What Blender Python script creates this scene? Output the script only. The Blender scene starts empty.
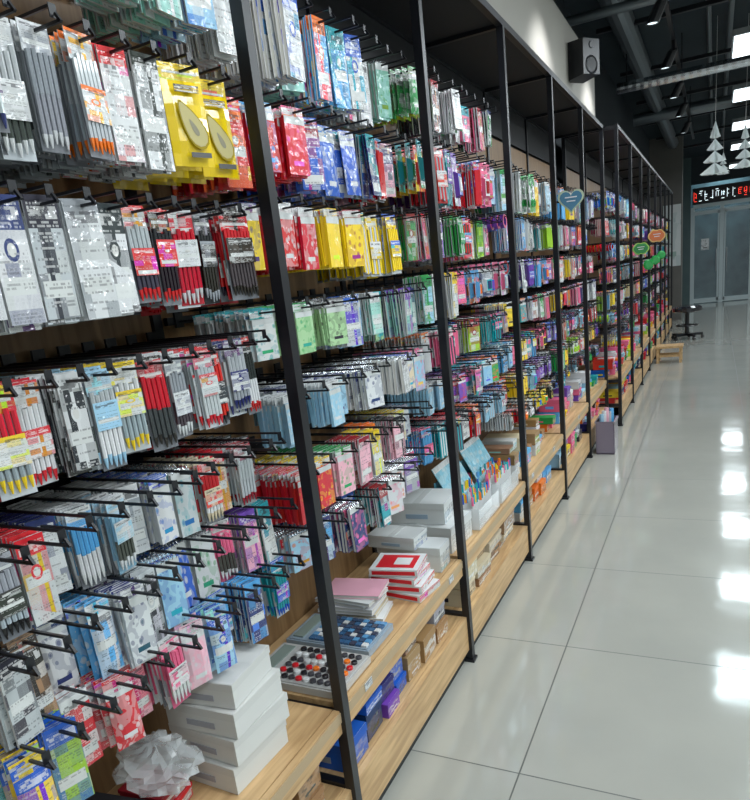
import bpy, math, random
from mathutils import Vector, Matrix
R = random.Random(11)
scene = bpy.context.scene
try:
    scene.view_settings.view_transform = 'Standard'
    scene.view_settings.look = 'None'
except Exception: pass

# ------------------------------------------------------------ materials
def new_mat(name):
    m = bpy.data.materials.new(name); m.use_nodes = True
    nt = m.node_tree
    return m, nt, nt.nodes['Principled BSDF']
def simple(name, col, rough=.5, metal=0., emit=0., coat=0.):
    m, nt, b = new_mat(name)
    b.inputs['Base Color'].default_value = (*col, 1)
    b.inputs['Roughness'].default_value = rough
    b.inputs['Metallic'].default_value = metal
    b.inputs['Coat Weight'].default_value = coat
    if emit:
        b.inputs['Emission Color'].default_value = (*col, 1)
        b.inputs['Emission Strength'].default_value = emit
    return m
class NB:
    def __init__(s, nt): s.nt = nt
    def n(s, t, **k):
        x = s.nt.nodes.new(t)
        for a, v in k.items(): setattr(x, a, v)
        return x
    def l(s, a, b): s.nt.links.new(a, b)
    def m(s, op, a, b=None, c=None):
        x = s.n('ShaderNodeMath', operation=op)
        for i, v in enumerate((a, b, c)):
            if v is None: continue
            if isinstance(v, (int, float)): x.inputs[i].default_value = v
            else: s.l(v, x.inputs[i])
        return x.outputs[0]
    def mix(s, f, a, b):
        x = s.n('ShaderNodeMix', data_type='RGBA')
        if isinstance(f, (int, float)): x.inputs[0].default_value = f
        else: s.l(f, x.inputs[0])
        for i, v in ((6, a), (7, b)):
            if isinstance(v, tuple): x.inputs[i].default_value = v
            else: s.l(v, x.inputs[i])
        return x.outputs[2]
    def comb(s, a, b, c):
        x = s.n('ShaderNodeCombineXYZ')
        for i, v in enumerate((a, b, c)):
            if isinstance(v, (int, float)): x.inputs[i].default_value = v
            else: s.l(v, x.inputs[i])
        return x.outputs[0]
    def wn(s, vec):
        x = s.n('ShaderNodeTexWhiteNoise', noise_dimensions='3D'); s.l(vec, x.inputs[0]); return x.outputs[0]

def attr_mat(name, rough, coat=0., metal=0.):
    m, nt, b = new_mat(name); N = NB(nt)
    a = N.n('ShaderNodeAttribute', attribute_name='Col'); N.l(a.outputs['Color'], b.inputs['Base Color'])
    b.inputs['Roughness'].default_value = rough
    b.inputs['Coat Weight'].default_value = coat
    b.inputs['Metallic'].default_value = metal
    return m
def wrap_bump(N, b, strength=.7, scale=40):
    tc = N.n('ShaderNodeTexCoord')
    no = N.n('ShaderNodeTexNoise'); no.inputs['Scale'].default_value = scale; no.inputs['Detail'].default_value = 1.5
    N.l(tc.outputs['Object'], no.inputs['Vector'])
    bp = N.n('ShaderNodeBump'); bp.inputs['Strength'].default_value = strength; bp.inputs['Distance'].default_value = .014
    N.l(no.outputs[0], bp.inputs['Height'])
    N.l(bp.outputs[0], b.inputs['Coat Normal'])
    b.inputs['Coat Weight'].default_value = 1.
    b.inputs['Coat Roughness'].default_value = .1
def hue(N, c, sd, sat=1.05):
    h = N.n('ShaderNodeHueSaturation'); N.l(c, h.inputs['Color'])
    N.l(N.m('ADD', .36, N.m('MULTIPLY', sd, .28)), h.inputs['Hue']); h.inputs['Saturation'].default_value = sat; return h.outputs[0]
def print_card():
    m, nt, b = new_mat('printed_card'); N = NB(nt)
    A = N.n('ShaderNodeAttribute', attribute_name='Col'); B = N.n('ShaderNodeAttribute', attribute_name='Col2')
    uv = N.n('ShaderNodeUVMap', uv_map='UVMap'); sp = N.n('ShaderNodeSeparateXYZ'); N.l(uv.outputs[0], sp.inputs[0])
    u, v = sp.outputs[0], sp.outputs[1]; sd = A.outputs['Alpha']
    s1 = N.m('MULTIPLY', sd, 97.3)
    third = hue(N, B.outputs['Color'], sd)
    bu = N.m('FLOOR', N.m('ADD', N.m('MULTIPLY', u, 2.6), sd)); bv = N.m('FLOOR', N.m('ADD', N.m('MULTIPLY', v, 5.5), N.m('MULTIPLY', sd, 3.)))
    wb = N.wn(N.comb(bu, bv, s1))
    c = N.mix(N.m('MULTIPLY', N.m('GREATER_THAN', wb, .62), .6), A.outputs['Color'], B.outputs['Color'])
    c = N.mix(N.m('MULTIPLY', N.m('GREATER_THAN', wb, .86), .8), c, third)
    c = N.mix(N.m('MULTIPLY', N.m('LESS_THAN', wb, .12), .7), c, (.56, .58, .57, 1))
    st = N.m('LESS_THAN', N.m('ABSOLUTE', N.m('SUBTRACT', u, N.m('ADD', .25, N.m('MULTIPLY', sd, .5)))), .07)
    stm = N.m('MULTIPLY', st, N.m('GREATER_THAN', N.m('FRACT', N.m('MULTIPLY', sd, 5.)), .4))
    c = N.mix(stm, c, third)
    hl = N.m('ADD', .7, N.m('MULTIPLY', N.m('FRACT', N.m('MULTIPLY', sd, 7.)), .2))
    header = N.m('GREATER_THAN', v, hl)
    c = N.mix(header, c, B.outputs['Color'])
    ctr = N.m('ADD', .12, N.m('MULTIPLY', sd, .4))
    band = N.m('LESS_THAN', N.m('ABSOLUTE', N.m('SUBTRACT', v, ctr)), .07)
    inu = N.m('LESS_THAN', N.m('ABSOLUTE', N.m('SUBTRACT', u, .5)), .42)
    lab = N.m('MULTIPLY', band, inu)
    c = N.mix(lab, c, (.64, .66, .65, 1))
    du = N.m('MULTIPLY', N.m('SUBTRACT', u, .5), .45); dv = N.m('SUBTRACT', v, .58)
    d = N.m('SQRT', N.m('ADD', N.m('MULTIPLY', du, du), N.m('MULTIPLY', dv, dv)))
    some = N.m('GREATER_THAN', N.m('FRACT', N.m('MULTIPLY', sd, 13.)), .6)
    c = N.mix(N.m('MULTIPLY', some, N.m('LESS_THAN', d, .09)), c, B.outputs['Color'])
    c = N.mix(N.m('MULTIPLY', some, N.m('LESS_THAN', d, .055)), c, (.64, .64, .62, 1))
    fu = N.m('FLOOR', N.m('MULTIPLY', u, 22)); fv = N.m('FLOOR', N.m('MULTIPLY', v, 34))
    w = N.wn(N.comb(fu, fv, s1))
    rowm = N.m('GREATER_THAN', N.m('FRACT', N.m('MULTIPLY', v, 34)), .35)
    t = N.m('MULTIPLY', N.m('GREATER_THAN', w, .42), rowm)
    rsel = N.m('GREATER_THAN', N.wn(N.comb(fv, s1, 3.)), .62)
    t = N.m('MULTIPLY', N.m('MULTIPLY', N.m('MULTIPLY', t, rsel), inu), .7)
    f2 = N.m('FLOOR', N.m('MULTIPLY', u, 7))
    w2 = N.wn(N.comb(f2, N.m('FLOOR', N.m('MULTIPLY', v, 26)), s1))
    bz = N.m('LESS_THAN', N.m('ABSOLUTE', N.m('SUBTRACT', v, .86)), .05)
    t = N.m('MAXIMUM', t, N.m('MULTIPLY', N.m('MULTIPLY', bz, inu), N.m('GREATER_THAN', w2, .4)))
    dark = N.mix(.85, c, (.02, .02, .03, 1))
    light = N.mix(.8, c, (.8, .8, .8, 1))
    bw = N.n('ShaderNodeRGBToBW'); N.l(c, bw.inputs[0])
    tc = N.mix(N.m('LESS_THAN', bw.outputs[0], .22), dark, light)
    c = N.mix(N.m('MULTIPLY', t, .85), c, tc)
    N.l(c, b.inputs['Base Color']); b.inputs['Roughness'].default_value = .45
    wrap_bump(N, b)
    return m
def print_pattern():
    m, nt, b = new_mat('printed_pattern'); N = NB(nt)
    A = N.n('ShaderNodeAttribute', attribute_name='Col'); B = N.n('ShaderNodeAttribute', attribute_name='Col2')
    uv = N.n('ShaderNodeUVMap', uv_map='UVMap')
    sp = N.n('ShaderNodeSeparateXYZ'); N.l(uv.outputs[0], sp.inputs[0])
    u, v = sp.outputs[0], sp.outputs[1]; sd = A.outputs['Alpha']
    s1 = N.m('MULTIPLY', sd, 31.)
    vec = N.comb(u, N.m('MULTIPLY', v, 1.6), s1)
    no = N.n('ShaderNodeTexNoise'); no.inputs['Scale'].default_value = 3.; no.inputs['Detail'].default_value = 1; no.inputs['Distortion'].default_value = .6
    N.l(vec, no.inputs['Vector'])
    third = hue(N, B.outputs['Color'], sd)
    soft = N.mix(.3, A.outputs['Color'], B.outputs['Color'])
    c = N.mix(N.m('GREATER_THAN', no.outputs[0], .54), A.outputs['Color'], soft)
    vo = N.n('ShaderNodeTexVoronoi'); vo.inputs['Scale'].default_value = 3.6; N.l(vec, vo.inputs['Vector'])
    vd = N.m('ADD', vo.outputs['Distance'], N.m('MULTIPLY', N.m('SUBTRACT', no.outputs[0], .5), .5))
    c = N.mix(N.m('MULTIPLY', N.m('LESS_THAN', vd, .3), .55), c, B.outputs['Color'])
    c = N.mix(N.m('MULTIPLY', N.m('LESS_THAN', vd, .15), .6), c, third)
    h = N.m('GREATER_THAN', v, .87); c = N.mix(h, c, (.60, .63, .63, 1))
    lb = N.m('LESS_THAN', N.m('ABSOLUTE', N.m('SUBTRACT', v, .2)), .04); lb = N.m('MULTIPLY', lb, N.m('LESS_THAN', N.m('ABSOLUTE', N.m('SUBTRACT', u, .5)), .25))
    c = N.mix(lb, c, third)
    N.l(c, b.inputs['Base Color']); b.inputs['Roughness'].default_value = .45
    wrap_bump(N, b, .6)
    return m
def wood(name, c1, c2, axis='Y', rough=.45):
    m, nt, b = new_mat(name); N = NB(nt)
    tc = N.n('ShaderNodeTexCoord'); mp = N.n('ShaderNodeMapping')
    mp.inputs['Scale'].default_value = (14, 1.2, 14) if axis == 'Y' else (14, 14, 1.2)
    N.l(tc.outputs['Object'], mp.inputs[0])
    no = N.n('ShaderNodeTexNoise'); no.inputs['Scale'].default_value = 3; no.inputs['Detail'].default_value = 6; no.inputs['Distortion'].default_value = .6
    N.l(mp.outputs[0], no.inputs['Vector'])
    r = N.n('ShaderNodeValToRGB'); r.color_ramp.elements[0].position = .35; r.color_ramp.elements[1].position = .68
    r.color_ramp.elements[0].color = (*c1, 1); r.color_ramp.elements[1].color = (*c2, 1)
    N.l(no.outputs[0], r.inputs[0]); N.l(r.outputs[0], b.inputs['Base Color'])
    b.inputs['Roughness'].default_value = rough
    return m
def floor_mat():
    m, nt, b = new_mat('polished_tile'); N = NB(nt)
    tc = N.n('ShaderNodeTexCoord'); sp = N.n('ShaderNodeSeparateXYZ'); N.l(tc.outputs['Object'], sp.inputs[0])
    def grid(o, off):
        t = N.m('DIVIDE', N.m('ADD', o, off), .8)
        f = N.m('FRACT', t); e = N.m('MINIMUM', f, N.m('SUBTRACT', 1., f))
        return N.m('FLOOR', t), N.m('LESS_THAN', e, .003)
    fx, gx = grid(sp.outputs[0], .53 + 8); fy, gy = grid(sp.outputs[1], -2.57 + 8)
    g = N.m('MAXIMUM', gx, gy)
    w = N.wn(N.comb(fx, fy, 1.))
    no = N.n('ShaderNodeTexNoise'); no.inputs['Scale'].default_value = 2.2; no.inputs['Detail'].default_value = 6
    N.l(tc.outputs['Object'], no.inputs['Vector'])
    c = N.mix(no.outputs[0], (.30, .31, .285, 1), (.43, .43, .385, 1))
    c = N.mix(N.m('MULTIPLY', w, .25), c, (.46, .455, .41, 1))
    c = N.mix(g, c, (.10, .10, .09, 1))
    N.l(c, b.inputs['Base Color'])
    rr = N.m('ADD', .09, N.m('MULTIPLY', g, .4)); N.l(rr, b.inputs['Roughness'])
    b.inputs['IOR'].default_value = 1.75
    b.inputs['Specular Tint'].default_value = (.80, .96, 1., 1)
    bp = N.n('ShaderNodeBump'); bp.inputs['Strength'].default_value = .07; bp.inputs['Distance'].default_value = .02
    n2 = N.n('ShaderNodeTexNoise'); n2.inputs['Scale'].default_value = 4
    N.l(tc.outputs['Object'], n2.inputs['Vector']); N.l(n2.outputs[0], bp.inputs['Height']); N.l(bp.outputs[0], b.inputs['Normal'])
    return m
def noisy(name, c1, c2, scale=8, rough=.6):
    m, nt, b = new_mat(name); N = NB(nt)
    tc = N.n('ShaderNodeTexCoord'); no = N.n('ShaderNodeTexNoise'); no.inputs['Scale'].default_value = scale
    N.l(tc.outputs['Object'], no.inputs['Vector'])
    N.l(N.mix(no.outputs[0], (*c1, 1), (*c2, 1)), b.inputs['Base Color']); b.inputs['Roughness'].default_value = rough
    return m

M_PLAIN = attr_mat('coloured_paper', .55); M_GLOSS = attr_mat('coloured_plastic', .2, .5)
M_CARD = print_card(); M_PAT = print_pattern()
M_BLACK = noisy('black_powdercoat', (.005, .006, .009), (.011, .012, .016), 30, .35)
M_WOOD = wood('light_oak', (.44, .27, .125), (.66, .445, .225))
M_WOODV = wood('oak_back_panel', (.19, .105, .045), (.28, .17, .08), 'Z')
M_CHROME = simple('steel', (.6, .62, .65), .25, 1.)
def clear_mat(name, a):
    m, nt, b = new_mat(name)
    b.inputs['Base Color'].default_value = (.85, .9, .92, 1); b.inputs['Roughness'].default_value = .1
    b.inputs['Alpha'].default_value = a
    return m
M_CLEAR = clear_mat('clear_plastic', .3)
M_BLACKP = simple('black_board', (.008, .009, .012), .6)
M_DULL = simple('dull_metal', (.20, .23, .25), .4, .8)
M_LR = simple('led_red', (.9,.05,.03), .5, 0, 1.6); M_LW = simple('led_white', (.8,.95,1.), .5, 0, 1.4)
M_LD = simple('lamp_diffuser', (.85,.96,1.), .5, 0, 2.5)
M_GLASS = clear_mat('door_glass', .08)
MATS = [M_PLAIN, M_GLOSS, M_CARD, M_PAT, M_BLACK, M_WOOD, M_WOODV, M_CHROME, M_CLEAR, M_BLACKP, M_DULL, M_LR, M_LW, M_LD, M_GLASS]
PLAIN, GLOSS, CARD, PAT, BLACK, WOOD, WOODV, CHROME, CLEAR, BLACKP, DULL, LR, LW, LD, GLASS = range(15)

# ------------------------------------------------------------ mesh builder
class Fr:
    def __init__(s, x, y, z, yaw=0, lean=0, flip=1):
        s.o = (x, y, z); cy, sy = math.cos(yaw), math.sin(yaw); cl, sl = math.cos(lean), math.sin(lean)
        s.n = (cy*cl, sy*cl, sl); s.u = (-sy, cy, 0); s.h = (-cy*sl, -sy*sl, cl)
    def __call__(s, n, u, h):
        o = s.o
        return (o[0]+s.n[0]*n+s.u[0]*u+s.h[0]*h, o[1]+s.n[1]*n+s.u[1]*u+s.h[1]*h, o[2]+s.n[2]*n+s.u[2]*u+s.h[2]*h)
ID = Fr(0, 0, 0)
class MB:
    def __init__(s): s.v = []; s.f = []; s.m = []; s.c = []; s.c2 = []; s.uv = []; s.sm = []
    def face(s, pts, mat, col=(.5,.5,.5), col2=None, seed=.5, uv=None, smooth=False):
        i = len(s.v); s.v.extend(pts); k = len(pts)
        s.f.append(tuple(range(i, i+k))); s.m.append(mat); s.sm.append(smooth)
        a = (col[0], col[1], col[2], seed); b = col2 or col; b = (b[0], b[1], b[2], 1)
        s.c.append((a, k)); s.c2.append((b, k))
        s.uv.extend(uv if uv else ((0,0),(1,0),(1,1),(0,1))[:k] if k <= 4 else [(0,0)]*k)
    def box(s, F, n, u, h, sn, su, sh, mat=PLAIN, col=(.5,.5,.5), fmat=None, fcol=None, col2=None, seed=None, taper=1.):
        if seed is None: seed = R.random()
        a, b, c = sn/2, su/2, sh/2; t = taper
        P = [F(n-a, u-b, h-c), F(n-a, u+b, h-c), F(n-a, u+b, h+c), F(n-a, u-b, h+c),
             F(n+a, u-b*t, h-c*t), F(n+a, u+b*t, h-c*t), F(n+a, u+b*t, h+c*t), F(n+a, u-b*t, h+c*t)]
        fm = mat if fmat is None else fmat; fc = fcol or col
        s.face([P[4], P[5], P[6], P[7]], fm, fc, col2, seed)
        s.face([P[1], P[0], P[3], P[2]], mat, col)
        s.face([P[0], P[4], P[7], P[3]], mat, col)
        s.face([P[5], P[1], P[2], P[6]], mat, col)
        s.face([P[7], P[6], P[2], P[3]], mat, col)
        s.face([P[0], P[1], P[5], P[4]], mat, col)
    def rev(s, F, rings, seg, mat, cols, axis='h', capb=True, capt=True, smooth=True):
        pr = []
        for (n, u, h, r) in rings:
            pts = []
            for k in range(seg):
                a = 2*math.pi*k/seg; c, d = r*math.cos(a), r*math.sin(a)
                if axis == 'h': pts.append(F(n+c, u+d, h))
                elif axis == 'n': pts.append(F(n, u+c, h+d))
                else: pts.append(F(n+d, u, h+c))
            pr.append(pts)
        for i in range(len(pr)-1):
            cc = cols[min(i, len(cols)-1)]
            for k in range(seg):
                q = (k+1) % seg
                s.face([pr[i][k], pr[i][q], pr[i+1][q], pr[i+1][k]], mat, cc, smooth=smooth)
        if capb: s.face(pr[0][::-1], mat, cols[0])
        if capt: s.face(pr[-1], mat, cols[-1])
    def torus(s, F, n, u, h, r, t, seg, mat, col, axis='n', su=1., sh=1.):
        pr = []
        for k in range(seg):
            a = 2*math.pi*k/seg; row = []
            for j in range(5):
                b = 2*math.pi*j/5; rr = r+t*math.cos(b); o = t*math.sin(b)
                if axis == 'n': row.append(F(n+o, u+rr*math.cos(a)*su, h+rr*math.sin(a)*sh))
                elif axis == 'u': row.append(F(n+rr*math.cos(a), u+o, h+rr*math.sin(a)))
                else: row.append(F(n+rr*math.cos(a), u+rr*math.sin(a), h+o))
            pr.append(row)
        for k in range(seg):
            q = (k+1) % seg
            for j in range(5):
                p = (j+1) % 5
                s.face([pr[k][j], pr[q][j], pr[q][p], pr[k][p]], mat, col, smooth=True)
    def build(s, name, parent=None, mats=None):
        if not s.f: return None
        me = bpy.data.meshes.new(name); me.from_pydata(s.v, [], s.f)
        used = sorted(set(s.m)); mp = {k: i for i, k in enumerate(used)}
        for k in used: me.materials.append(MATS[k])
        me.polygons.foreach_set('material_index', [mp[k] for k in s.m])
        me.polygons.foreach_set('use_smooth', s.sm)
        uvl = me.uv_layers.new(name='UVMap'); fl = []
        for a in s.uv: fl.extend(a)
        uvl.data.foreach_set('uv', fl)
        for nm, arr in (('Col', s.c), ('Col2', s.c2)):
            at = me.color_attributes.new(nm, 'FLOAT_COLOR', 'CORNER'); fl = []
            for a, k in arr: fl.extend(a*k)
            at.data.foreach_set('color', fl)
        me.update()
        ob = bpy.data.objects.new(name, me); scene.collection.objects.link(ob)
        if parent: ob.parent = parent
        return ob
def empty(name):
    e = bpy.data.objects.new(name, None); scene.collection.objects.link(e); return e

# ------------------------------------------------------------ palette
C = dict(white=(.66,.68,.69), grey=(.32,.35,.38), lgrey=(.48,.52,.54), black=(.015,.015,.02), red=(.62,.012,.022), dred=(.30,.01,.02),
 yellow=(.85,.60,.012), pink=(.82,.14,.28), lpink=(.80,.42,.51), blue=(.012,.10,.52), lblue=(.10,.40,.76), navy=(.010,.022,.14),
 teal=(.012,.34,.40), mint=(.30,.62,.54), green=(.02,.33,.07), lime=(.34,.60,.03), orange=(.85,.18,.012), purple=(.17,.06,.42),
 cream=(.66,.57,.40), sky=(.32,.57,.74), kraft=(.36,.21,.10), lgreen=(.38,.62,.32))
def jit(c, a=.06):
    k = 1+R.uniform(-a*2, a*2); return tuple(max(0.005, min(.9, x*k+R.uniform(-a, a)*.3)) for x in c)
G = {k: MB() for k in ('pen_packs','notebooks','memo_pads','sticker_packs','yellow_pouches','scissors','blister_packs','tape_rolls','hanging_pouches')}
# ------------------------------------------------------------ products (h=0 is top, hang down)
def pen_pack(F, w, h, col, col2, det):
    mb = G['pen_packs']; hh = h*.24
    mb.box(F, 0, 0, -hh/2, .0015, w, hh, PLAIN, C['white'], CARD, col, col2)
    lbl = R.random()
    mb.box(F, -.002, 0, -h/2-hh/2, .001, w*.98, h-hh, PLAIN, R.choice([(.5,.54,.57), (.16,.17,.19), tuple(c*.6 for c in col)]))
    n = max(3, int(w/.0098))
    body = jit(R.choice([(.6,.63,.66), (.35,.4,.44), col, col, (.68,.7,.7), (.06,.06,.07)]), .05)
    for i in range(n):
        u = (i+.5)/n*w*.94-w*.47; top = -hh*R.uniform(.8, 1.05); bot = -h*R.uniform(.93, .985)
        if det > 1:
            r = .0041
            mb.rev(F, [(.003,u,bot,.0012),(.003,u,bot+.012,r*.8),(.003,u,bot+.02,r),(.003,u,bot+(top-bot)*.55,r),(.0032,u,bot+(top-bot)*.56,r*1.12),(.0032,u,top,r*1.1)],
                   6, GLOSS, [col2, col2, body, col, col])
        else:
            mb.box(F, .002, u, (top+bot)/2, .006, w/n*.72, top-bot, GLOSS, body if i % 2 else col)
    if det and lbl > .35:
        mb.box(F, .0085, 0, -h*R.choice([.45,.58]), .0006, w*.96, h*.28, PLAIN, col, CARD, jit(R.choice([col, C['white'], col2])), col2)
def label_pack(F, w, h, col, col2, det):
    mb = G['sticker_packs']
    mb.box(F, 0, 0, -h/2, .004, w, h, PLAIN, jit(R.choice([C['white'], col, C['lgrey']]), .05), CARD, col, col2)
    if det: mb.box(F, 0, 0, -.004, .0055, w*.9, .008, PLAIN, col2)
def notebook(F, w, h, col, col2, det):
    mb = G['notebooks']
    mb.box(F, 0, 0, -h/2-.004, .008, w*.97, h*.97-.004, PLAIN, (.6,.6,.57))
    mb.box(F, .0045, 0, -h/2-.004, .0012, w, h-.004, GLOSS, col, PAT if R.random() < .5 else CARD, col, col2)
    mb.box(F, -.0045, 0, -h/2-.004, .0012, w, h-.004, GLOSS, col)
    if det:
        k = int(w/.009)
        for i in range(k):
            u = (i+.5)/k*w-w/2
            mb.torus(F, 0, u, -.005, .0065, .0011, 6, CHROME, (.7,.7,.7), 'u')
def memo(F, w, h, col, col2, det):
    mb = G['memo_pads']
    mb.box(F, 0, 0, -.011, .001, w, .022, PLAIN, (.6,.63,.65), CARD, C['white'], col2)
    mb.box(F, 0, 0, -.022-(h-.022)/2, .009, w*.96, h-.024, PLAIN, jit(col, .03), PAT, col, col2)
def pillow(mbname, F, w, h, col, col2, t, mat=CARD):
    mb = G[mbname]; hd = .03; seed = R.random(); nu, nh = 6, 7
    mb.box(F, 0, 0, -hd/2, .0012, w, hd, PLAIN, col2, CARD, col2, col)
    P = []
    for j in range(nh+1):
        row = []
        for i in range(nu+1):
            a, b = i/nu, j/nh
            e = (1-abs(2*a-1)**3)*(1-abs(2*b-1)**3); nn = t*e+R.uniform(-1, 1)*t*.15*e
            row.append((a, b, nn))
        P.append(row)
    q = lambda p, sg: F(sg*p[2]+sg*.0006, (p[0]-.5)*w, -h+p[1]*(h-hd))
    for j in range(nh):
        for i in range(nu):
            a, b, c, d = P[j][i], P[j][i+1], P[j+1][i+1], P[j+1][i]
            mb.face([q(a,1), q(b,1), q(c,1), q(d,1)], mat, col, col2, seed, [(x[0], x[1]*.95) for x in (a,b,c,d)], True)
            mb.face([q(b,-1), q(a,-1), q(d,-1), q(c,-1)], GLOSS, col, smooth=True)
def pouch(F, w, h, col, col2, det): pillow('hanging_pouches', F, w, h, col, col2, .008, R.choice([CARD, PAT]))
def ypouch(F, w, h, col, col2, det):
    pillow('yellow_pouches', F, w, h, col, (.7,.52,.03), .011, GLOSS)
    mb = G['yellow_pouches']
    def oval(n0, cu, ch, ru, rh, mat, cc, tilt=.5):
        pts = []
        for k in range(16):
            a = 2*math.pi*k/16; x, y = ru*math.cos(a), rh*math.sin(a)
            x *= (1-.45*math.sin(a))
            pts.append(F(n0, cu+x*math.cos(tilt)-y*math.sin(tilt), ch+x*math.sin(tilt)+y*math.cos(tilt)))
        mb.face(pts, mat, cc)
    oval(.0150, 0, -h*.6, w*.24, h*.26, GLOSS, (.38,.28,.02)); oval(.0154, 0, -h*.6, w*.21, h*.235, GLOSS, (.52,.46,.22))
    oval(.0158, w*.03, -h*.63, w*.06, h*.09, GLOSS, (.3,.28,.2))
    mb.box(F, .0155, 0, -h*.26, .0012, w*.6, h*.07, PLAIN, (.1,.1,.1), CARD, (.6,.4,.02), (.05,.05,.05))
    mb.box(F, .0155, w*.1, -h*.9, .0012, w*.5, h*.05, PLAIN, (.1,.1,.1))
def scissors(F, w, h, col, col2, det):
    mb = G['scissors']
    mb.box(F, 0, 0, -h/2, .0015, w, h, PLAIN, C['white'], CARD, jit(C['white']), col)
    for sg in (-1, 1):
        mb.torus(F, .006, sg*w*.2, -h*.75, w*.15, .0045, 10, GLOSS, col, 'n', 1, 1.45)
        q = [(sg*w*.1, -h*.6), (sg*w*.02, -h*.6), (-sg*w*.06, -h*.2), (-sg*w*.1, -h*.26)]
        q = q if sg > 0 else q[::-1]
        f = [F(.006+.001*sg, a, b) for a, b in q]
        mb.face(f, CHROME); mb.face([F(.004+.001*sg, a, b) for a, b in q[::-1]], CHROME)
    mb.rev(F, [(.004,0,-h*.5,.004),(.01,0,-h*.5,.004)], 6, CHROME, [(.7,.7,.7)], 'n')
def blister(F, w, h, col, col2, det):
    mb = G['blister_packs']
    mb.box(F, 0, 0, -h/2, .0015, w, h, PLAIN, C['white'], CARD, col2, col)
    c3 = jit(R.choice(list(C.values())))
    mb.box(F, .010, 0, -h*.6, .018, w*.72, h*.5, GLOSS, col, GLOSS, c3, taper=.8)
    mb.box(F, .021, 0, -h*.6, .004, w*.4, h*.3, GLOSS, col2, taper=.8)
def rolls(F, w, h, col, col2, det):
    mb = G['tape_rolls']; r = min(w, h)*.48
    pr = [(-.01, r), (.01, r), (.01, r*.62), (-.01, r*.62)]
    for (i, (n0, r0)) in enumerate(pr):
        n1, r1 = pr[(i+1) % 4]
        mb.rev(F, [(n0,0,-r,r0),(n1,0,-r,r1)], 14, GLOSS, [col if i % 2 == 0 else col2], 'n', False, False)
KF = dict(pen=pen_pack, label=label_pack, note=notebook, memo=memo, pouch=pouch, ypouch=ypouch, sci=scissors, blis=blister, roll=rolls)
PITCH = dict(pen=.0125, label=.0078, note=.014, memo=.012, pouch=.020, ypouch=.028, sci=.02, blis=.032, roll=.026)

HK = MB()
def hook(x0, x1, y, z, det):
    r = .0023
    HK.box(ID, (x0+x1)/2, y, z, x1-x0, r*2, r*2, BLACK)
    HK.box(ID, (x0+x1)/2-.006, y, z+.024, x1-x0-.012, r*2, r*2, BLACK)
    HK.box(Fr(x1, y, z, 0, .6), 0, 0, .006, r*2, r*2, .016, BLACK)
    HK.box(ID, x1-.012, y, z+.016, .0015, .014, .02, BLACK)
    HK.box(ID, x0+.006, y, z+.015, .006, .03, .06, BLACK)

def hang(y, z, xb, xt, kind, w, h, col, col2, n, det, gap=None):
    hook(xb+.01, xt, y, z, det > 0)
    if not kind: return
    p = PITCH[kind]; x = xt-.03-(R.uniform(0, .06) if gap is None else gap)
    yaw0 = R.uniform(-.35, .12)
    for i in range(n):
        if x-.012 < xb+.02: break
        dd = det if i < 2 else min(det, 1)
        if kind in ('pen',) and det > 1 and i < 5: dd = 2
        F = Fr(x, y+R.uniform(-.004, .004), z+.012+R.uniform(-.004, .003), yaw0*max(0,1-i*.12)+R.uniform(-.09, .07), R.uniform(-.03, .06))
        KF[kind](F, w, h*R.uniform(.97,1.02), jit(col, .03), jit(col2, .03), dd)
        x -= p*R.uniform(.9, 1.3)

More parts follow.
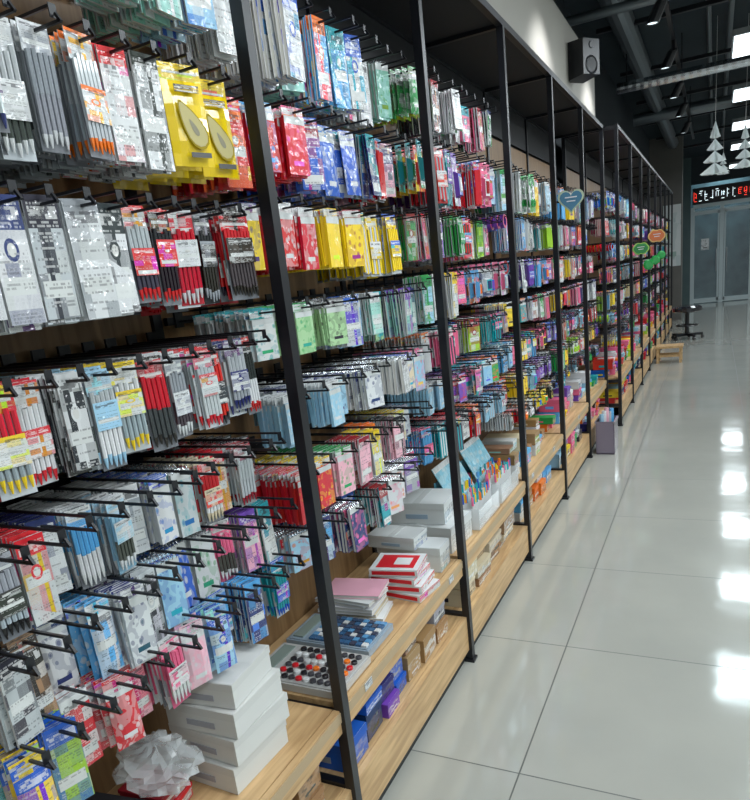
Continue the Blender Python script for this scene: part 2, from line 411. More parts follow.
XB, XF = -1.27, -.885
w_, k_ = C['white'], C['black']
g_, lg = C['grey'], C['lgrey']
Y_ = C['yellow']; RD = C['red']
ROW0 = [
 (2.24, .15, (0,.05), [('label',.07,C['sky'],C['blue']),('label',.075,C['mint'],C['white']),('label',.075,C['mint'],C['white'])]+[None]*9),
 (1.985, .185, (0,.03), [('ypouch',.09,Y_,Y_),('ypouch',.09,Y_,Y_),('label',.06,w_,k_),('label',.055,w_,RD),('pen',.06,lg,C['orange']),
         ('pen',.055,g_,w_),('pen',.055,(.5,.53,.55),w_),('pen',.055,lg,C['navy']),('pen',.05,k_,C['lblue']),('label',.055,C['lblue'],C['navy']),('pen',.055,C['blue'],w_),('pen',.06,w_,k_)]),
 (1.725, .18, (0,.03), [('pen',.085,RD,k_),('pen',.05,k_,g_),('pen',.055,RD,w_),('pen',.05,k_,RD),('pen',.055,lg,RD),('label',.058,w_,k_),
         ('label',.055,w_,g_),('label',.055,lg,k_),('label',.055,w_,C['navy']),('label',.055,w_,k_),('label',.055,w_,k_)]),
 (1.455, .17, (0,.05), [('pen',.05,k_,RD),('pen',.05,lg,C['navy']),('pen',.055,RD,k_),('pen',.05,lg,RD),('pen',.05,g_,w_),('pen',.055,RD,k_),('pen',.05,w_,C['yellow']),
         ('pen',.05,lg,C['sky']),('label',.04,k_,w_),('pen',.05,w_,RD),('pen',.055,RD,C['yellow']),('pen',.05,w_,k_)]),
 (1.215, .145, (.03,.12), [('pen',.05,C['dred'],k_),('pen',.05,lg,C['dred']),('label',.05,C['cream'],RD),('pen',.05,RD,C['cream']),('note',.05,lg,C['teal']),('memo',.05,w_,C['blue']),
         ('label',.05,g_,w_),('pen',.05,C['sky'],w_),('pen',.05,C['lblue'],w_),('label',.05,w_,C['navy']),('label',.05,lg,C['red']),('pen',.05,g_,k_)]),
 (1.05, .15, (.03,.12), [('label',.05,w_,C['teal']),('label',.05,C['lpink'],C['purple']),('pen',.05,C['pink'],w_),('note',.055,w_,C['green']),('note',.055,C['blue'],w_),('note',.055,C['sky'],C['blue']),
         ('label',.05,k_,lg),('memo',.055,w_,C['navy']),('pouch',.05,C['lblue'],w_),('pouch',.055,w_,C['navy']),('pouch',.05,C['kraft'],k_),('label',.05,lg,k_)]),
 (.90,  .15, (.02,.1), [('pen',.05,C['teal'],C['blue']),('label',.05,w_,C['lblue']),('label',.05,C['navy'],C['lblue']),('pen',.055,C['lblue'],C['blue']),('pouch',.055,C['sky'],C['blue']),
         ('pouch',.055,C['lpink'],w_),('pen',.055,C['pink'],w_),('pouch',.06,C['lpink'],RD),('pouch',.055,RD,w_),('label',.055,RD,w_),('label',.055,C['lime'],C['blue']),('pouch',.055,Y_,C['blue'])]),
]
def row_bar(y0, y1, z, xb, obj):
    obj.box(ID, xb+.008, (y0+y1)/2, z-.012, .012, y1-y0-.04, .02, BLACK)

P1 = 1.345
FRM = MB()
for z, hl, gp, lst in ROW0:
    row_bar(.27, P1, z+.015, XB, FRM)
    y = 1.322
    for it in lst:
        w = it[1] if it else .075
        y -= w/2
        if y < .31: break
        if it is None: hang(y, z, XB, XF-R.uniform(0,.03), None, 0, 0, 0, 0, 0, 2)
        else:
            k, w, a, b = it
            hang(y, z, XB, XF-R.uniform(0, .02), k, w, hl*R.uniform(.95,1.06), a, b, R.randint(12, 24) if k not in ('ypouch','pouch') else R.randint(5,9), 2, R.uniform(*gp))
        y -= w/2+R.uniform(.010,.018)

def rnd_row(y0, y1, z, gapz, styles, pal, xb, xf, det, fill=1.):
    row_bar(y0, y1, z+.015, xb, FRM)
    y = y0+.06
    cur = None; left = 0
    while y < y1-.05:
        if left <= 0:
            k = R.choice(styles); w = {'note':R.uniform(.06,.08),'memo':R.uniform(.06,.08),'pen':R.uniform(.045,.07),'label':R.uniform(.05,.075),'pouch':R.uniform(.06,.08),
               'sci':.07,'blis':R.uniform(.055,.075),'roll':R.uniform(.06,.08),'ypouch':.09}[k]
            h = gapz*R.uniform(.64, .88)
            cur = (k, w, h); left = R.randint(1, 3); a = C[R.choice(pal)]
        left -= 1
        b = C[R.choice(['white','red','blue','pink','yellow','navy','lblue','black','orange','white','teal','purple','dred','green'])]
        if R.random() < .45: a = C[R.choice(pal)]
        n = R.randint(8, 20)
        if R.random() < fill: hang(y, z, xb, xf-R.uniform(0, .03), cur[0], cur[1], cur[2], a, b, n if det else min(n, 6), det, R.uniform(0,.09))
        else: hang(y, z, xb, xf-R.uniform(0,.03), None, 0,0,0,0,0, det)
        y += cur[1]+R.uniform(.02,.05)
BRIGHT = ['white','pink','lblue','red','yellow','teal','white','orange','green','purple','blue','red','lime','sky','red','black','pink','yellow','navy','white','sky','pink']
ROWS1 = [(2.235,.24,['label','note'],['sky','lblue','blue','mint','white','lblue']),
 (1.985,.22,['label','pouch','memo','pen'],['orange','pink','lpink','white','navy','mint','red','blue','sky']),
 (1.755,.22,['memo','memo','pen'],['yellow','cream','white','lpink','yellow','red','pink']),
 (1.515,.19,['memo','label','note'],['mint','lgrey','white','lgreen','sky']),
 (1.30,.17,['memo','note'],['white','sky','lgrey','mint','cream','white']),
 (1.105,.16,['memo','label','note'],['white','sky','lpink','lgrey','yellow','grey','red']),
 (.93,.16,['note','label','note'],['teal','sky','white','lblue','navy','grey'])]
def bay(y0, y1, xb, xf, rows, det, fill=1.):
    for z, g, st, pal in rows: rnd_row(y0, y1, z, g, st, pal, xb, xf, det, fill)
bay(P1, 2.37, XB, XF, ROWS1, 1)
ALL = ['pen','label','note','memo','pouch','sci','blis','roll','pen','label']
rows2 = [(2.24,.2,['label','pouch'],BRIGHT),(2.01,.24,['sci','pen','blis'],['pink','teal','lblue','red','pink','purple']),(1.77,.22,['pen','label'],BRIGHT),(1.55,.2,['sci','blis','label'],['lblue','blue','sky','white','pink','red']),
 (1.34,.19,['pen','label'],BRIGHT),(1.15,.17,['pen','pouch','memo'],BRIGHT),(.97,.17,['pen','label'],BRIGHT)]
bay(2.37, 3.42, XB, XF, rows2, 1)
for i in range(3):
    rr = [(2.03,.24,ALL,BRIGHT),(1.8,.2,ALL,BRIGHT),(1.58,.2,ALL,BRIGHT),(1.37,.19,ALL,BRIGHT),(1.17,.18,ALL,BRIGHT),(.98,.18,ALL,BRIGHT),(.8,.12,ALL,BRIGHT)]
    bay(3.42+1.05*i, 4.47+1.05*i, XB, XF, rr, 1 if i == 0 else 0)
bay(-.78, .27, XB, XF, [(z, .22, ['pen','label'], BRIGHT) for z in (2.02, 1.755, 1.485, 1.25, 1.0)], 0)
X2B, X2F = -1.2, -.775
ys2 = [6.63+1.1*i for i in range(9)]
for i in range(8):
    rr = [(z,.2,ALL,BRIGHT) for z in (2.1,1.88,1.66,1.45,1.24,1.03)]+[(.84,.13,ALL,BRIGHT)]
    bay(ys2[i], ys2[i+1], X2B, X2F, rr, 0, .92)

shelf = empty('display_shelving')
HK.build('peg_hooks', shelf)
NM = dict(pen_packs='hanging_pen_packs', notebooks='spiral_notebooks', memo_pads='memo_pads', sticker_packs='hanging_refill_packs', yellow_pouches='correction_tape_packs',
          scissors='scissors_packs', blister_packs='blister_packs', tape_rolls='tape_rolls', hanging_pouches='stationery_pouches')
for k, v in G.items(): v.build(NM[k])

# ------------------------------------------------------------ shelf frame
TOP = 2.63
def frame_post(y, xf, xb):
    for x in (xf+.0, xb): FRM.box(ID, x, y, TOP/2, .03, .03, TOP, BLACK)
    for z in (TOP-.02, .43, .2): FRM.box(ID, (xf+xb)/2, y, z, abs(xf-xb)-.03, .025, .03, BLACK)
    FRM.box(ID, xf, y, .006, .045, .045, .012, BLACK)
WD = MB()
def struct(y0, y1, xf, xb, zt=2.36):
    ym, L = (y0+y1)/2, y1-y0-.03
    FRM.box(ID, xf, ym, TOP-.015, .03, L, .03, BLACK)
    FRM.box(ID, xb, ym, TOP-.015, .03, L, .03, BLACK)
    WD.box(ID, (xf+xb)/2, ym, TOP-.012, abs(xb-xf)-.03, L, .012, BLACKP)
    WD.box(ID, xb-.005, ym, (zt+.2)/2, .018, L, zt-.2, WOODV)
    WD.box(ID, xb-.005, ym, (zt+TOP)/2, .018, L, TOP-zt-.04, BLACKP)
    WD.box(ID, (xb+xf)/2-.005, ym, .4425, abs(xb-xf)-.03, L, .035, WOOD)
    WD.box(ID, xf-.008, ym, .425, .018, L, .07, WOOD)
    WD.box(ID, (xb+xf)/2-.005, ym, .19, abs(xb-xf)-.03, L, .03, WOOD)
    WD.box(ID, xf-.008, ym, .13, .02, L, .15, WOOD)
    WD.box(ID, xf-.03, ym, .03, .02, L, .06, BLACKP)
    WD.box(ID, xf+.003, ym, .44, .003, L, .03, PLAIN, (.44,.33,.2))
    y = y0+.15
    while y < y1-.12:
        if R.random() < .35: WD.box(ID, xf+.006, y, .44, .002, .045, .024, PLAIN, w_, CARD, w_, g_)
        y += R.uniform(.15, .4)
PXF, PXB = -.885, -1.285
PY = [-.78, .27, P1, 2.37, 3.42, 4.47, 5.52, 6.57]
for i, y in enumerate(PY):
    frame_post(y, PXF, PXB)
    if i < 7: struct(y, PY[i+1], PXF, PXB)
P2F, P2B = -.775, -1.215
for i, y in enumerate(ys2):
    frame_post(y+.02, P2F, P2B)
    if i < 8: struct(y+.02, y+1.12, P2F, P2B)
FRM.build('steel_frame', shelf); WD.build('oak_decks_and_panels', shelf)

# ------------------------------------------------------------ deck goods
def carton(mb, x, y, z, sx, sy, sz, col, col2, yaw=0, pat=CARD, tape=True):
    F = Fr(x, y, z, yaw)
    mb.box(F, 0, 0, sz/2, sx, sy, sz, PLAIN, col, pat, col, col2)
    mb.box(F, 0, 0, sz*.84, sx+.004, sy+.004, sz*.3, PLAIN, tuple(c*.93 for c in col))
    mb.box(F, 0, -sy/2-.001, sz*.35, sx*.4, .002, sz*.22, PLAIN, col2)
    if tape: mb.box(F, 0, 0, sz+.0005, sx*.12, sy, .001, GLOSS, tuple(min(.9, c*1.1) for c in col))
WB = MB()
zd = .461
zz = zd
for i, s in enumerate([(.21,.2,.070),(.2,.2,.068),(.2,.19,.066),(.18,.17,.064)]):
    carton(WB, -1.05+R.uniform(-.015,.015), 1.085+R.uniform(-.01,.01), zz, *s, (.64,.65,.63), (.35,.36,.4), R.uniform(-.12,.12), PLAIN); zz += s[2]+.002
WB.build('white_carton_stack')
W2 = MB()
for (x,y,z,a,b,c) in [(-1.05,2.27,zd,.26,.11,.10),(-1.08,2.52,zd,.3,.22,.11),(-1.1,2.53,zd+.112,.24,.2,.09),(-1.1,2.24,zd+.102,.2,.12,.05)]:
    carton(W2, x,y,z,a,b,c,(.62,.65,.65),(.3,.4,.5), R.uniform(-.08,.08), CARD)
W2.build('pale_cartons')
RB = MB(); zz = zd
for i in range(4):
    F = Fr(-1.0+R.uniform(-.02,.02), 2.05, zz, R.uniform(-.15,.15))
    RB.box(F, 0, 0, .013, .18, .15, .026, PLAIN, w_, CARD, w_, RD)
    RB.box(F, 0, -.0755, .013, .16, .001, .014, PLAIN, RD); RB.box(F, .0, .0, .0265, .14, .11, .001, PLAIN, RD if i % 2 else w_)
    RB.box(F, .02, .0, .0275, .06, .06, .001, PLAIN, w_ if i % 2 else RD); zz += .029
carton(RB, -1.12,.89,zd,.13,.09,.035,RD,w_,.2,CARD,False); carton(RB, -1.12,.89,zd+.037,.12,.085,.03,C['dred'],w_,.05,CARD,False)
RB.build('red_pen_boxes')
BB = MB(); zz = zd
for i in range(3):
    carton(BB, -1.13+.01*i, .76, zz, .2,.11,.028,(.02,.02,.025),w_,.12*i-.1, CARD, False); zz += .03
BB.build('black_pen_boxes')
PN = MB(); zz = zd
for i in range(7):
    F = Fr(-1.1+R.uniform(-.02,.02), 1.85+R.uniform(-.01,.01), zz+.007, R.uniform(-.18,.18)); c = jit(R.choice([w_,C['sky'],w_,C['lgrey'],C['cream'],C['lpink']]))
    PN.box(F, 0,0,0,.2,.13,.009, PLAIN, (.55,.55,.52)); PN.box(F, 0,0,.0053,.203,.133,.0015, GLOSS, c); PN.box(F, 0,0,-.0053,.203,.133,.0015, GLOSS, c); zz += .0135
PN.build('stacked_notepads')
def keyset(name, x, y, z, wx, wy, body, keys, cols, rows, rnd=True, yaw=0.):
    mb = MB(); F = Fr(x, y, z, yaw)
    mb.box(F, 0,0,.012, wx, wy, .022, GLOSS, body)
    mb.box(F, 0,0,.0245, wx*.95, wy*.94, .003, PLAIN, tuple(c*.8 for c in body))
    mb.box(F, -wx*.38,0,.028, wx*.13, wy*.8, .004, GLOSS, (.2,.26,.24))
    for i in range(cols):
        for j in range(rows):
            nn = -wx*.24+(i+.5)/cols*wx*.7; uu = ((j+.5)/rows-.5)*wy*.88; r = min(wx*.7/cols, wy*.88/rows)*.42
            c = R.choice(keys)
            if rnd: mb.rev(F, [(nn,uu,.026,r),(nn,uu,.033,r*.95),(nn,uu,.0345,r*.7)], 10, GLOSS, [c,c], 'h', False)
            else: mb.box(F, nn,uu,.029, r*2, r*2.1, .008, GLOSS, c)
    mb.build(name)
keyset('calculator', -1.06, 1.47, zd, .31, .20, (.50,.50,.49), [k_,k_,k_,(.05,.05,.06),C['orange'],C['red'],w_,(.05,.05,.06)], 9, 6)
keyset('calculator', -1.07, 1.68, zd, .30, .18, (.30,.38,.46), [(.04,.08,.16),(.04,.12,.25),w_,(.1,.3,.55),(.05,.06,.1)], 10, 7, False)
bm_v = MB(); nU, nV = 26, 16
def bp(i, j):
    i %= nU; th = 2*math.pi*i/nU; ph = math.pi*j/nV
    q = random.Random(i*31+j*7+1); k = 1+q.uniform(-.25,.25)*math.sin(ph)
    if j in (0, nV): k = 1
    return (-1.09+.10*k*math.sin(ph)*math.cos(th), .885+.07*k*math.sin(ph)*math.sin(th), zd+.068+.06+.054*math.cos(ph)*(k if j < nV*.7 else 1))
for j in range(nV):
    for i in range(nU):
        bm_v.face([bp(i,j+1), bp(i+1,j+1), bp(i+1,j), bp(i,j)], CLEAR, smooth=False)
bm_v.build('crumpled_plastic_bag')
LB = MB(); KB = MB()
def lower(mb, ya, yb, cols, xf, hmax=.19, size=(.09,.14)):
    y = ya
    while y < yb-.08:
        sy = R.uniform(*size)
        if y+sy > yb: break
        z = .206; tot = R.uniform(.1, hmax)
        while z < .206+tot-.03:
            hz = R.uniform(.035, .1)
            if z+hz > .41: break
            c = jit(C[R.choice(cols)]); carton(mb, xf-.13+R.uniform(-.03,.01), y+sy/2, z, .2, sy*.94, hz, c, jit(C[R.choice(['white','black','grey'])]), R.uniform(-.06,.06), R.choice([CARD,PAT]), False)
            z += hz+.005
        y += sy+.01
lower(LB, .3, 1.28, ['white','cream','sky','kraft'], XF)
lower(LB, 1.38, 1.85, ['navy','purple','navy','blue'], XF)
lower(LB, 1.86, 2.33, ['kraft','grey','white','kraft'], XF)
lower(KB, 2.42, 3.38, ['kraft','kraft','cream'], XF, .2, (.16,.26))
lower(LB, 3.46, 4.4, ['kraft','white','lblue','orange'], XF); lower(LB, 4.5, 5.45, BRIGHT, XF); lower(LB, 5.55, 6.5, BRIGHT, XF)
for i in range(8): lower(LB, ys2[i]+.06, ys2[i+1]-.02, BRIGHT, X2F, .2, (.1,.2))
LB.build('boxed_stock'); KB.build('kraft_cartons')
DG = MB()
def deckgoods(ya, yb, xf, pal, hmax):
    y = ya
    while y < yb-.1:
        sy = R.uniform(.07,.15); z = zd+.001
        for k in range(R.randint(1, 4)):
            hz = R.uniform(.03,.09)
            if z+hz > zd+hmax: break
            c = jit(C[R.choice(pal)]); carton(DG, xf-.17+R.uniform(-.03,.03), y+sy/2, z, R.uniform(.14,.22), sy*.92, hz, c, jit(C[R.choice(list(C))]), R.uniform(-.05,.05), R.choice([CARD,PAT]), False); z += hz+.004
        y += sy+.012
deckgoods(3.46, 4.42, XF, ['cream','white','lblue','white','kraft'], .2); deckgoods(4.5, 5.45, XF, BRIGHT, .2); deckgoods(5.55, 6.5, XF, BRIGHT, .2)
for i in range(8): deckgoods(ys2[i]+.06, ys2[i+1]-.02, X2F, BRIGHT, .22)
DG.build('small_boxed_goods')
AC = MB()
for k in range(2):
    yc = 2.82+.36*k; F = Fr(-1.0, yc, zd+.012)
    AC.box(F, 0,0,-.004,.2,.32,.008,CLEAR)
    for s in (-1,1): AC.box(F, 0, s*.158,.045,.2,.004,.09,CLEAR)
    AC.box(F, .098,0,.04,.004,.31,.08,CLEAR); AC.box(F, -.098,0,.1,.004,.31,.2,GLOSS,(.12,.42,.55))
    FT = Fr(-1.05, yc, zd+.17, 0, .5)
    AC.box(FT, 0,0,.02,.004,.3,.2,GLOSS,(.18,.46,.56),PAT,(.18,.46,.58),(.5,.6,.6))
    for j in range(4):
        for i in range(15):
            u = -.14+.28*(i+.5)/15; x = -.07+.045*j; c = jit(R.choice([C['teal'],C['lblue'],C['pink'],w_,C['yellow'],C['blue'],C['orange']])); hh = R.uniform(.12,.15)
            AC.rev(F, [(x,u,.002,.005),(x,u,hh*.7,.005),(x,u,hh*.71,.006),(x,u,hh,.0055)], 6, GLOSS, [w_,c,c])
AC.build('pen_display_stand')

# ------------------------------------------------------------ signs on posts
def sign(name, outline, x, y, z, col, edge, s):
    mb = MB(); F = Fr(x, y, z, -math.pi/2+.25)
    k = len(outline)
    for t0, t1, cc, sc in ((0,.006,edge,1.),(.006,.009,col,.84)):
        a = [F(t0, p[0]*s*sc, p[1]*s*sc) for p in outline]; b = [F(t1, p[0]*s*sc, p[1]*s*sc) for p in outline]
        mb.face(b, GLOSS, cc); mb.face(a[::-1], GLOSS, cc)
        for i in range(k):
            j = (i+1) % k; mb.face([a[i], a[j], b[j], b[i]], GLOSS, cc)
    for r in range(2):
        mb.box(F, .0095, 0, s*(.2-.28*r), .001, s*(.9-.25*r), s*.08, PLAIN, (.6,.62,.65))
    mb.box(Fr(x,y,z), -.05, .0, 0, .12, .006, .012, BLACK)
    mb.build(name)
heart = [(16*math.sin(t)**3/16, (13*math.cos(t)-5*math.cos(2*t)-2*math.cos(3*t)-math.cos(4*t))/16) for t in [2*math.pi*-i/28 for i in range(28)]]
ell = [(math.cos(2*math.pi*i/20)*1.1, math.sin(2*math.pi*i/20)*.8*(1+.12*math.cos(6*math.pi*i/10))) for i in range(20)]
sign('heart_sign', heart, -.79, 4.50, 1.91, (.04,.16,.28), (.42,.5,.36), .078)
sign('frog_sign', ell, -.68, 7.75, 1.60, (.03,.22,.06), (.3,.5,.1), .075)
sign('orange_sign', ell, -.68, 9.95, 1.75, (.6,.14,.03), (.7,.42,.12), .10)
DS = MB()
for (y, z, c) in [(9.95,1.45,C['green']),(11.05,1.5,C['orange']),(8.85,1.42,C['lime'])]:
    DS.rev(Fr(-.7,y,z,-1.2), [(0,0,0,.05),(.02,0,0,.06),(.03,0,0,.04)], 16, GLOSS, [c, C['green']], 'n')
    DS.box(ID, -.73, y, z, .08, .01, .01, BLACK)
DS.build('round_shelf_signs')

# ------------------------------------------------------------ stools
def stool_round(X, Y):
    mb = MB(); F = Fr(X, Y, 0)
    mb.rev(F, [(0,0,.47,.19),(0,0,.49,.24),(0,0,.55,.24),(0,0,.58,.19)], 20, GLOSS, [(.02,.02,.025)]*3)
    mb.rev(F, [(0,0,.06,.035),(0,0,.50,.03)], 10, BLACK, [(.6,.6,.6)])
    for k in range(5):
        a = 2*math.pi*k/5+.2; FF = Fr(X, Y, 0, a)
        mb.box(FF, .13, 0, .08, .26, .04, .04, BLACK); mb.rev(FF, [(.25,-.02,.03,.03),(.25,.02,.03,.03)], 10, GLOSS, [(.03,.03,.03)], 'u')
    mb.torus(F, 0,0,.24,.17,.012,16,BLACK,(.6,.6,.6),'h')
    for k in range(3):
        FF = Fr(X, Y, .24, 2*math.pi*k/3); mb.box(FF, .09,0,0,.16,.012,.012,BLACK)
    mb.build('swivel_stool')
stool_round(-.42, 13.4)
mb = MB(); F = Fr(-.56, 10.7, 0)
mb.box(F,0,0,.225,.36,.3,.03,WOOD)
for a in (-.15,.15):
    for b in (-.12,.12): mb.box(F,a,b,.105,.035,.035,.21,WOOD)
mb.box(F,0,.12,.1,.27,.02,.03,WOOD); mb.box(F,0,-.12,.1,.27,.02,.03,WOOD)
mb.build('low_wooden_stool')
mb = MB(); F = Fr(-.775, 5.72, 0); bc = (.20,.17,.23)
for s in (-1,1):
    mb.box(F, s*.07,0,.14,.006,.22,.27,GLOSS,bc); mb.box(F, 0,s*.107,.14,.14,.006,.27,GLOSS,bc)
    mb.box(F, s*.073,0,.27,.012,.24,.015,GLOSS,(.3,.28,.33))
mb.box(F,0,0,.006,.14,.22,.01,GLOSS,bc)
for k in range(5): mb.rev(F, [(-.03+.015*k,-.07+.035*k,.012,.018),(-.03+.015*k,-.07+.035*k,.33+.02*(k%3),.018)], 8, GLOSS, [jit(C[['sky','white','lpink','lgrey','lblue'][k]])])
mb.build('storage_basket')

# ------------------------------------------------------------ room
def plane_box(name, x0,x1,y0,y1,z0,z1, mat):
    me = bpy.data.meshes.new(name)
    v = [(x,y,z) for x in (x0,x1) for y in (y0,y1) for z in (z0,z1)]
    f = [(0,1,3,2),(4,6,7,5),(0,4,5,1),(2,3,7,6),(0,2,6,4),(1,5,7,3)]
    me.from_pydata(v, [], f); me.materials.append(mat); ob = bpy.data.objects.new(name, me); scene.collection.objects.link(ob); return ob
YE = 22.
plane_box('floor', -1.5, 3.6, -2.1, YE+.1, -.1, 0, floor_mat())
plane_box('ceiling', -1.5, 3.6, -2.1, YE+.1, 3.9, 4.0, noisy('black_ceiling', (.008,.018,.025), (.018,.034,.045), 3, .8))
M_WALL = noisy('painted_wall', (.42,.44,.42), (.48,.49,.46), 2, .7)
M_WALLD = noisy('dark_wall', (.02,.03,.04), (.035,.045,.055), 2, .7)
plane_box('wall_left', -1.5, -1.32, -2.1, YE, 0, 3.9, M_WALLD)
plane_box('wall_right', 3.5, 3.6, -2.1, YE, 0, 3.9, M_WALL)
plane_box('wall_near', -1.32, 3.5, -2.1, -2.0, 0, 3.9, M_WALL)
plane_box('trim_1', -1.32, -.93, -2.0, 6.57, 2.66, 3.12, noisy('bulkhead_paint', (.36,.345,.31), (.42,.40,.36), 2, .6))
plane_box('wall_far', -1.32, -.62, YE-.1, YE, 0, 3.9, noisy('teal_wall', (.06,.10,.11), (.09,.14,.14), 3, .6))
plane_box('wall_far_side', .95, 3.5, YE-.1, YE, 0, 3.9, M_WALLD)
plane_box('wall_far_top', -.62, .95, YE-.1, YE, 3.2, 3.9, M_WALLD)
door = empty('door_1'); fc = (.50,.58,.60)
mb = MB()
for x in (-.57, .16, .90): mb.box(ID, x, YE-.05, 1.3, .10, .08, 2.6, PLAIN, fc)
for x in (.08, .24): mb.box(ID, x, YE-.05, 1.25, .04, .07, 2.4, PLAIN, fc)
for z in (.08, 2.44, 2.62): mb.box(ID, .165, YE-.05, z, 1.44, .07, .10, PLAIN, fc)
for x in (.03, .29): mb.rev(Fr(x, YE-.12, 0), [(0,0,.85,.018),(0,0,1.45,.018)], 8, CHROME, [(.6,.6,.6)])
mb.box(Fr(-.25,YE-.07,1.6,-math.pi/2), 0,0,0,.004,.2,.3,PLAIN,w_,PAT,w_,k_)
mb.build('door_frame', door)
mb = MB(); mb.box(ID, .165, YE-.05, 1.3, 1.46, .01, 2.5, GLASS); mb.build('door_glass', door)
plane_box('outside_backdrop_wall', -1.5, 2.5, YE+1.2, YE+1.3, 0, 3.9, noisy('outside_wall', (.004,.012,.018), (.10,.18,.20), 3.5, .6))
mb = MB(); mb.box(ID, .17, YE-.14, 2.88, 1.5, .08, .42, BLACKP)
mb.build('led_sign')
rs = random.Random(3); x = -.52
led = MB()
while x < .86:
    c = LR if x > .45 or x < -.45 else LW
    for k in range(6):
        if rs.random() < .5: led.box(ID, x+rs.uniform(0,.03), YE-.185, 2.75+.05*k, rs.choice([.03,.07]), .004, .014, c)
    for q in (-.02, .035):
        if rs.random() < .5: led.box(ID, x+q, YE-.185, 2.88, .011, .004, rs.choice([.12,.22]), c)
    x += .135
led.build('led_letters', bpy.data.objects['led_sign'])
col_ob = plane_box('wall_column', -1.32, -.66, 17.2, 17.6, 0, 3.9, noisy('column_paint', (.10,.10,.09), (.14,.13,.12), 4, .6))
mb = MB(); mb.box(Fr(-.86,17.189,1.85,-math.pi/2), 0,0,0,.02,.36,1.3,PLAIN,w_,PAT,(.6,.64,.64),(.3,.42,.42)); mb.build('poster', col_ob)

# ------------------------------------------------------------ ceiling services
mb = MB()
mb.box(ID, -.38, 7., 3.42, .035, 15., .03, BLACK)
for y in range(0, 15, 3): mb.box(ID, -.38, y+.5, 3.66, .012, .012, .48, BLACK)
TY = [1.2, 2.9, 4.5, 6.2, 7.7, 9.2, 10.5, 12.]
for y in TY:
    mb.box(ID, -.38, y, 3.36, .03, .1, .09, BLACK)
    F = Fr(-.38, y, 3.3)
    rings = []
    for (t, r) in ((0,.035),(.02,.045),(.16,.05),(.165,.043),(.15,.04)):
        rings.append((-t*.45, 0, -t*.9+.04, r))
    mb.rev(F, rings, 14, BLACK, [k_]*4)
    mb.rev(F, [(-.155*.45,0,-.155*.9+.04,.04),(-.156*.45,0,-.157*.9+.04,.038)], 12, LW, [w_])
mb.build('track_spotlights')
for y in TY:
    L = bpy.data.lights.new('spot_lamp', 'SPOT'); L.energy = 46; L.spot_size = 1.5; L.spot_blend = .7; L.color = (.96,.98,1.); L.shadow_soft_size = .05
    o = bpy.data.objects.new('spot_lamp', L); scene.collection.objects.link(o); o.location = (-.36-.09, y, 3.12)
    o.rotation_euler = Vector((-.45, 0, -.9)).to_track_quat('-Z', 'Y').to_euler(); o.parent = bpy.data.objects['track_spotlights']
mb = MB()
def pipe(mb, a, b, r, mat, rib=0):
    a, b = Vector(a), Vector(b); d = (b-a); L = d.length; d.normalize()
    up = Vector((0,0,1)) if abs(d.z) < .9 else Vector((1,0,0)); s = d.cross(up).normalized(); t = d.cross(s)
    n = int(L/.04) if rib else 1; pr = []
    for i in range(n+1):
        rr = r*(1.02 if i % 2 else .985) if rib else r; c = a+d*(L*i/n)
        pr.append([tuple(c+s*rr*math.cos(2*math.pi*k/14)+t*rr*math.sin(2*math.pi*k/14)) for k in range(14)])
    for i in range(n):
        for k in range(14):
            q = (k+1) % 14; mb.face([pr[i][k], pr[i][q], pr[i+1][q], pr[i+1][k]], mat, (.3,.33,.35), smooth=True)
    mb.face(pr[0][::-1], mat); mb.face(pr[-1], mat)
pipe(mb, (-1.0,8.75,3.32), (3.4,8.75,3.32), .055, CHROME, 1)
pipe(mb, (-1.2,12.6,3.6), (3.4,12.6,3.6), .09, DULL, 0)
pipe(mb, (-1.2,6.9,3.56), (3.4,6.9,3.56), .04, DULL, 0)
for x in (-.9, .9, 2.6): mb.box(ID, x, 8.75, 3.635, .01, .01, .53, BLACK)
mb.build('ventilation_duct')
mb = MB(); pipe(mb, (-.85,1,3.74), (-.85,19,3.74), .11, DULL, 0); pipe(mb, (.1,1,3.8), (.1,19,3.8), .03, DULL, 0); pipe(mb,(-.1,1,3.8),(-.1,19,3.8),.025,DULL)
for y in range(2, 19, 2): mb.box(ID, -.3, y, 3.72, 1.6, .05, .04, BLACK)
mb.build('ceiling_pipes')
mb = MB(); F = Fr(-.84, 5.4, 2.87, -.6)
mb.box(F,0,0,0,.16,.17,.24,BLACK,taper=.9); mb.rev(F,[(.08,0,-.05,.06),(.084,0,-.05,.055),(.07,0,-.05,.02)],14,BLACK,[(.05,.05,.05)],'n'); mb.rev(F,[(.08,0,.07,.025),(.085,0,.07,.02)],12,BLACK,[(.05,.05,.05)],'n')
mb.box(ID,-.91,5.42,2.87,.05,.05,.06,BLACK); mb.build('wall_speaker')
def ptree(x, y, z, s, ztop=3.88):
    mb = MB()
    for a in range(4):
        F = Fr(x, y, z, a*math.pi/4+.3)
        out = [(0,1.)]
        for i in range(4): out += [(.09+.055*i, .72-.2*i), (.04+.03*i, .70-.2*i)]
        out += [(.05,.0)]
        for sg in (-1, 1):
            for i in range(0, len(out)-2, 2):
                mb.face([F(0, sg*pp[0]*s, pp[1]*s) for pp in ([(0,out[i][1]), out[i+1], out[i+2], (0,out[i+2][1])])], PLAIN, (.78,.84,.84))
    mb.box(ID, x, y, (z+s+ztop)/2, .004, .004, ztop-z-s, PLAIN, (.7,.7,.7))
    mb.build('hanging_paper_tree')
ptree(-.02, 9.1, 2.25, .62); ptree(.28, 9.3, 2.3, .5); ptree(.10, 13.9, 2.65, .4)
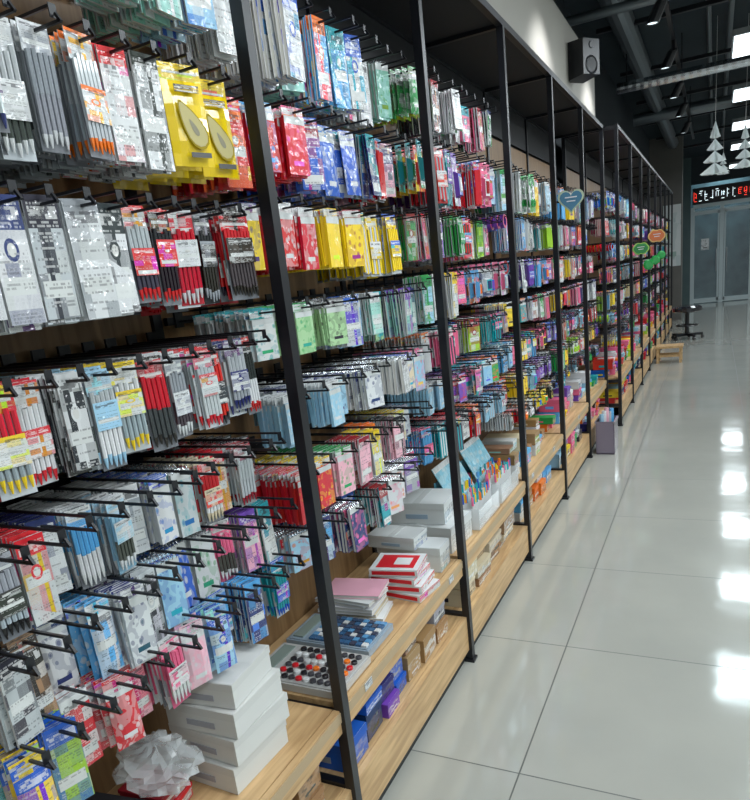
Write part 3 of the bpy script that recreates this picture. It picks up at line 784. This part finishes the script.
# ceiling panels: frame, glowing diffuser and the lamp just under it
for i, (x, y) in enumerate([(1.25,-.6),(1.25,1.6),(1.25,3.6),(.85,5.6),(.33,7.7),(.38,10.1),(.42,12.6),(.45,15.2),(.48,18.8)]):
    mb = MB(); near = y < 7
    wx, wy = (.8, 1.2) if near else (.46, .8)
    mb.box(ID, x, y, 3.26, wx, wy, .05, GLOSS, (.2,.22,.23)); mb.box(ID, x, y, 3.232, wx-.03, wy-.03, .006, LD)
    for s in (-1,1): mb.box(ID, x, y+s*.3, 3.59, .006, .006, .62, BLACK)
    fx = mb.build('led_panel_light')
    L = bpy.data.lights.new('panel_lamp', 'AREA'); L.shape = 'RECTANGLE'; L.size = wx-.04; L.size_y = wy-.04; L.energy = 37 if near else 14; L.color = (.88,.96,1.)
    o = bpy.data.objects.new('panel_lamp', L); scene.collection.objects.link(o); o.location = (x, y, 3.225); o.parent = fx
for y in (1., 5., 10.4, 13.5, 18.):
    mb = MB(); mb.box(ID, 2.5, y, 3.26, .6, 1.4, .05, GLOSS, (.2,.22,.23)); mb.box(ID, 2.5, y, 3.232, .57, 1.37, .006, LD)
    for s in (-.5,.5): mb.box(ID, 2.5, y+s, 3.59, .006, .006, .62, BLACK)
    fx = mb.build('led_panel_light')
    L = bpy.data.lights.new('panel_lamp', 'AREA'); L.shape = 'RECTANGLE'; L.size = .56; L.size_y = 1.35; L.energy = 50; L.color = (.92,.97,1.)
    o = bpy.data.objects.new('panel_lamp', L); scene.collection.objects.link(o); o.location = (2.5, y, 3.225)
    o.parent = fx
L = bpy.data.lights.new('outside_fill', 'AREA'); L.size = 1.; L.energy = 40; L.color = (.7,.9,1.)  # added fill with no fixture, brightens the wall behind the glass door
o = bpy.data.objects.new('outside_fill', L); scene.collection.objects.link(o); o.location = (.2, YE+.6, 3.7)
plane_box('floor_outside', -1.5, 2.5, YE+.1, YE+1.2, -.1, 0, M_WALL)
plane_box('ceiling_outside', -1.5, 2.5, YE+.1, YE+1.2, 3.9, 4., M_WALL)
w = bpy.data.worlds.new('world'); scene.world = w; w.use_nodes = True
w.node_tree.nodes['Background'].inputs[0].default_value = (.5,.65,.8,1); w.node_tree.nodes['Background'].inputs[1].default_value = .3

# ------------------------------------------------------------ camera
n1 = Vector((340,-227,675)).normalized(); n2 = Vector((285,2428,675)); n2 = (n2-n1*n2.dot(n1)).normalized(); n3 = n1.cross(-n2)
cx = Vector((n3.x, n1.x, -n2.x)); cu = Vector((-n3.y, -n1.y, n2.y)); cb = Vector((-n3.z, -n1.z, n2.z))
cam = bpy.data.cameras.new('camera'); co = bpy.data.objects.new('camera', cam); scene.collection.objects.link(co)
m = Matrix((( cx.x, cu.x, cb.x, 0), (cx.y, cu.y, cb.y, 0), (cx.z, cu.z, cb.z, 1.55), (0,0,0,1)))
co.matrix_world = m
cam.sensor_fit = 'HORIZONTAL'; cam.sensor_width = 36; cam.lens = 675/750*36; cam.shift_y = 72/750
cam.clip_start = .02
scene.camera = co
print('faces', sum(len(v.f) for v in G.values()))
